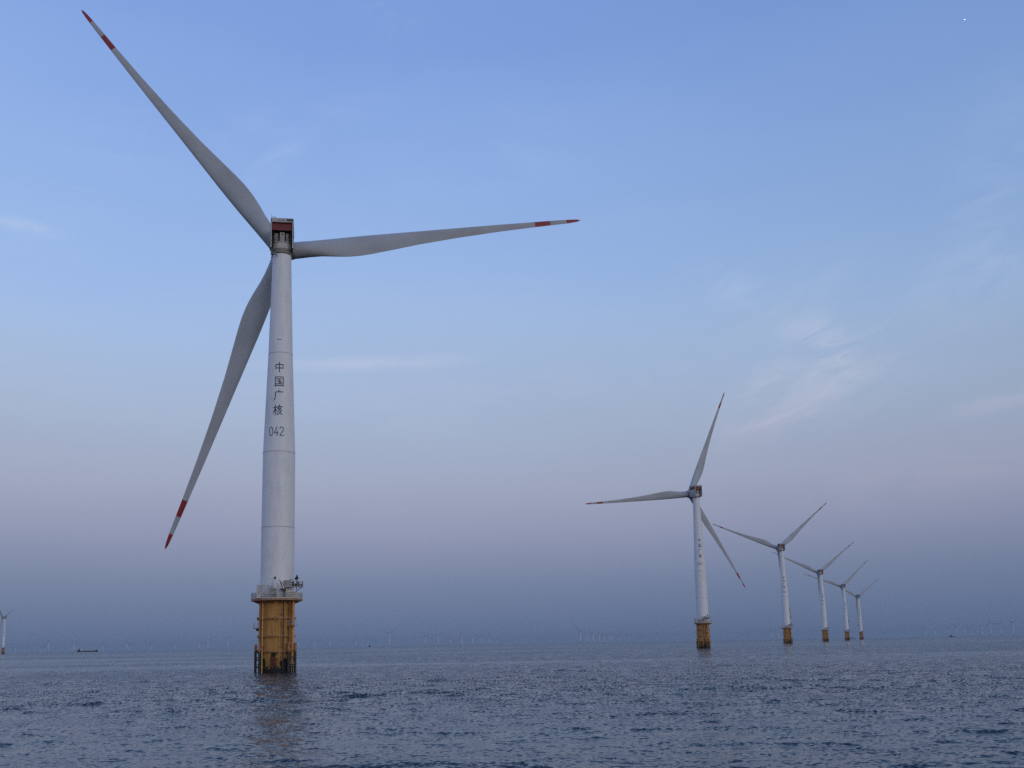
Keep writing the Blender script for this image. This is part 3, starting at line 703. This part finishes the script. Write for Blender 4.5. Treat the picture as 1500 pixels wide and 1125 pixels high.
# ------------------------------------------------------------------ far wind farm on the horizon
def far_mesh(phase, k):
    t = MB(['tower_paint', 'blade_paint', 'machine_grey'])
    w = .95 if k < 4 else .62
    t.lathe([(3.6 * w, -6), (3.6 * w, 15)], 12, 2); t.lathe([(5.2 * w, 14.6), (5.2 * w, 15.3)], 12, 2)
    t.lathe([(3.5 * w, 15), (3.4 * w, 45), (2.7 * w, 68), (2.2 * w, 92)], 12, 0)
    t.box((0, 0, 95.3), (5, 8, 6.6), 1); t.lathe([(2.4, -3), (2.6, 0), (2.2, 2), (.1, 3.2)], 12, 1, Mhub)
    for q in range(3):
        M = blade_matrix(R_(phase + 120 * q)); v = []
        for s in (.03, .12, .24, .45, .7, .9, 1.0):
            le, te, th = (float(np.interp(s, S_, z_)) for z_ in (LE, TE, TH))
            for X_, Y_ in ((-le, 0), (0, th / 2), (te, 0), (0, -th / 2)): v.append(M @ Vector((X_, Y_, s * RB)))
        t.add(v, [(a * 4 + i, a * 4 + (i + 1) % 4, a * 4 + 4 + (i + 1) % 4, a * 4 + 4 + i) for a in range(6) for i in range(4)], 1, True)
    return t.mesh('far_turbine')
FAR = [far_mesh(p_, i) for i, p_ in enumerate((12, 40, 75, 98, 60, 25, 105))]
# (pixel x, height in pixels above the horizon)
CLUST = [
 ('left of the cargo ship on the horizon', [(23, 10), (61, 7), (65.5, 8), (70.7, 13), (106, 8), (109, 13)]),
 ('between the cargo ship and the big yellow foundation', [(151, 10), (186.5, 11), (190, 8), (222.4, 9), (256.7, 9), (291.6, 11), (304.4, 14), (334.4, 14)]),
 ('just right of the big yellow foundation', [(437, 10), (460.7, 11), (482.4, 10), (502.7, 8), (521.7, 10), (539, 10)]),
 ('right of the tall pale turbine at centre horizon', [(623, 14), (642.4, 14), (660, 11), (676.7, 14), (692, 11), (705, 11), (717.3, 12), (728.7, 8)]),
 ('in the tight cluster left of the 041 turbine', [(850.4, 17), (860.5, 13), (869.6, 13), (878.4, 11), (885.6, 11), (893.6, 11), (897.6, 11), (908.8, 10), (921, 9)]),
 ('just right of the 041 foundation', [(1089.4, 8), (1131.5, 14), (1141, 13)]),
 ('beyond the right end of the receding row', [(1358, 11), (1372, 10), (1393, 12), (1403, 13), (1415.3, 13), (1426, 12), (1440.7, 13), (1454, 17), (1469.3, 16), (1486.7, 17)]),
]
ORD = ['first', 'second', 'third', 'fourth', 'fifth', 'sixth', 'seventh', 'eighth', 'ninth', 'tenth']
def far_turbine(px, npx, label, i):
    a, _ = az_el(px, 945); D = 9000.0
    hor = -math.sqrt(2 * CAM_H / RE)
    for _ in range(60): D = max(4000, .5 * D + .5 * (95 - CAM_H - D * D / (2 * RE)) / (npx / F_PX + hor) if npx / F_PX + hor > 0 else D)
    D = min(D, 21000)
    o = link('wind_turbine', FAR[4 + i % 3 if px > 1000 else i % 4], None, (D * math.sin(a), D * math.cos(a), -D * D / (2 * RE)), R_(10 + (i * 37) % 9))
    return tag(o, label, 'wind turbine', 'pale far wind turbines along the horizon')
i = 0
for where, lst in CLUST:
    for k, (px, n) in enumerate(lst):
        far_turbine(px, n, 'far turbine %s, %s from left' % (where, ORD[k]), i); i += 1
far_turbine(571, 18, 'tall pale far turbine at centre horizon, thicker and brighter than its neighbours', 5)

# ------------------------------------------------------------------ ships
def at_water(px, D):
    a, _ = az_el(px, 945); return Vector((D * math.sin(a), D * math.cos(a), -D * D / (2 * RE))), a
def hull(t, L, Bm, prof, mi=0):                                   # prof: (x, deck z) along the length
    v = []
    for x_, zd in prof:
        f = 1 - max(0, (x_ / (L / 2) - .72) / .28) ** 2 * .92; hb = Bm / 2 * f
        v += [(x_, -hb, zd), (x_ * .985, -hb * .85, -2), (x_ * .985, hb * .85, -2), (x_, hb, zd)]
    n = len(prof)
    t.add(v, [(k * 4 + i, k * 4 + (i + 1) % 4, k * 4 + 4 + (i + 1) % 4, k * 4 + 4 + i) for k in range(n - 1) for i in range(4)] + [(0, 1, 2, 3), tuple(n * 4 - 4 + i for i in (3, 2, 1, 0))], mi)
p_, a_ = at_water(128.5, 4600)
ship = bpy.data.objects.new('cargo_ship', None); COL.objects.link(ship); ship.location = p_; ship.rotation_euler.z = -a_
tag(ship, 'dark low cargo ship with a white deckhouse near its stern, far left on the horizon', 'ship')
L = 84
t = MB('hull_dark'); hull(t, L, 13, [(-L / 2, 6.2), (-L / 2 + 12, 5.6), (-L / 2 + 20, 4.2), (0, 3.6), (L / 2 - 16, 3.6), (L / 2 - 11, 6.4), (L / 2, 7.4)]); link('hull', t.mesh('hull'), ship)
t = MB(['hull_dark', 'ship_white']); t.box((-L / 2 + 9, 0, 7.5), (9, 9, 4), 0); t.box((-L / 2 + 17, 0, 8.0), (6, 10, 6.5), 1); t.box((-L / 2 + 17, 0, 12), (4, 11, 1.6), 1); link('deckhouse', t.mesh('deckhouse'), ship)
t = MB('hull_dark'); t.box((-L / 2 + 10.5, 0, 11), (3.2, 3, 4.5)); link('funnel', t.mesh('funnel'), ship)
t = MB('hull_dark'); t.tube((L / 2 - 6, 0, 6), (L / 2 - 6, 0, 13), .35, 0, 6); t.tube((-L / 2 + 5, 0, 6), (-L / 2 + 5, 0, 15), .4, 0, 6); link('mast', t.mesh('mast'), ship)
t = MB(['hull_dark', 'machine_grey']); t.box((6, 0, 4.1), (46, 9, 1.2), 0); link('hatch_cover', t.mesh('hatch_cover'), ship)
def boat(px, D, L, label, hs=1.0, mast=0):
    p_, a_ = at_water(px, D)
    b_ = bpy.data.objects.new('fishing_boat', None); COL.objects.link(b_); b_.location = p_; b_.rotation_euler.z = -a_
    tag(b_, label, 'boat')
    t = MB('hull_dark'); hull(t, L, L * .25, [(-L / 2, 2.6 * hs), (0, 2.0 * hs), (L * .3, 2.4 * hs), (L / 2, 3.8 * hs)]); link('hull', t.mesh('hull'), b_)
    t = MB(['hull_dark']); t.box((-L * .15, 0, 4.2 * hs), (L * .34, L * .18, 4.4 * hs)); t.box((-L * .12, 0, 7 * hs), (L * .18, L * .14, 2 * hs)); link('wheelhouse', t.mesh('wheelhouse'), b_)
    t = MB('hull_dark'); t.tube((-L * .05, 0, 4 * hs), (-L * .05, 0, (9 + mast) * hs), .35, 0, 6); link('mast', t.mesh('mast'), b_)
boat(541.5, 5200, 13, 'tiny dark boat on the horizon left of the tall pale turbine', 1.3, 3)
boat(1395.5, 5600, 28, 'dark fishing boat on the horizon at the far right', 1.0)
boat(1250.5, 5200, 24, 'low dark boat between the two farthest foundations of the right row', .55)

# aircraft high at the upper right
d = ray(1413.3, 28.6); pa = d * 13500 + Vector((0, 0, CAM_H))
pl = bpy.data.objects.new('aircraft', None); COL.objects.link(pl); pl.location = pa; pl.rotation_euler = (0, 0, R_(215))
tag(pl, 'tiny bright aircraft high in the upper right corner of the sky', 'aircraft')
t = MB('ship_white'); t.lathe([(.1, -19), (1.2, -15), (2, -8), (2, 12), (1.5, 16), (.1, 19)], 16, 0, Matrix.Rotation(PI / 2, 4, 'Y')); link('fuselage', t.mesh('fuselage'), pl)
t = MB('ship_white')
for s_ in (-1, 1):
    t.add([(3, 0, -1), (-4, 0, -1), (-9, s_ * 17, .5), (-6.5, s_ * 17, .5), (3, 0, -.4), (-4, 0, -.4), (-9, s_ * 17, .7), (-6.5, s_ * 17, .7)], [(0, 1, 2, 3), (7, 6, 5, 4), (0, 3, 7, 4), (1, 5, 6, 2), (2, 6, 7, 3)])
link('wing', t.mesh('wing'), pl)
t = MB('ship_white'); t.add([(-13, -.2, 1), (-18, -.2, 1), (-19, -.1, 8), (-17, -.1, 8), (-13, .2, 1), (-18, .2, 1), (-19, .1, 8), (-17, .1, 8)], [(0, 1, 2, 3), (7, 6, 5, 4), (0, 3, 7, 4), (1, 5, 6, 2), (2, 6, 7, 3)]); link('tail_fin', t.mesh('tail_fin'), pl)
m, p, b = principled('added_glow', (1, 1, 1), .3); p.inputs['Emission Color'].default_value = (.75, .9, 1, 1); p.inputs['Emission Strength'].default_value = 9.0  # glow added so the aircraft shows brighter than the sky
t = MB('added_glow')
for s_ in (-1, 1): t.lathe([(.05, -1.6), (1.6, -1.0), (2.2, .5), (1.5, 1.6), (.05, 2.0)], 10, 0, Matrix.Translation((2.5, s_ * 5, -1)) @ Matrix.Rotation(PI / 2, 4, 'Y'))
link('added_glow', t.mesh('added_glow'), pl)

# ------------------------------------------------------------------ haze
hz = MB([]); hz.box((0, 0, 59), (62000, 62000, 262)); me = bpy.data.meshes.new('haze'); me.from_pydata(hz.v, [], hz.f)
mm = bpy.data.materials.new('haze_air'); mm.use_nodes = True; mm.node_tree.nodes.clear()
hb = NB(mm.node_tree); pv = hb.n('ShaderNodeVolumePrincipled'); pv.inputs['Color'].default_value = (.46, .57, .68, 1); pv.inputs['Density'].default_value = 2.3e-5
ho = hb.n('ShaderNodeOutputMaterial'); hb.l(pv.outputs[0], ho.inputs['Volume'])
me.materials.append(mm); hzo = link('haze', me); tag(hzo, kind='stuff')
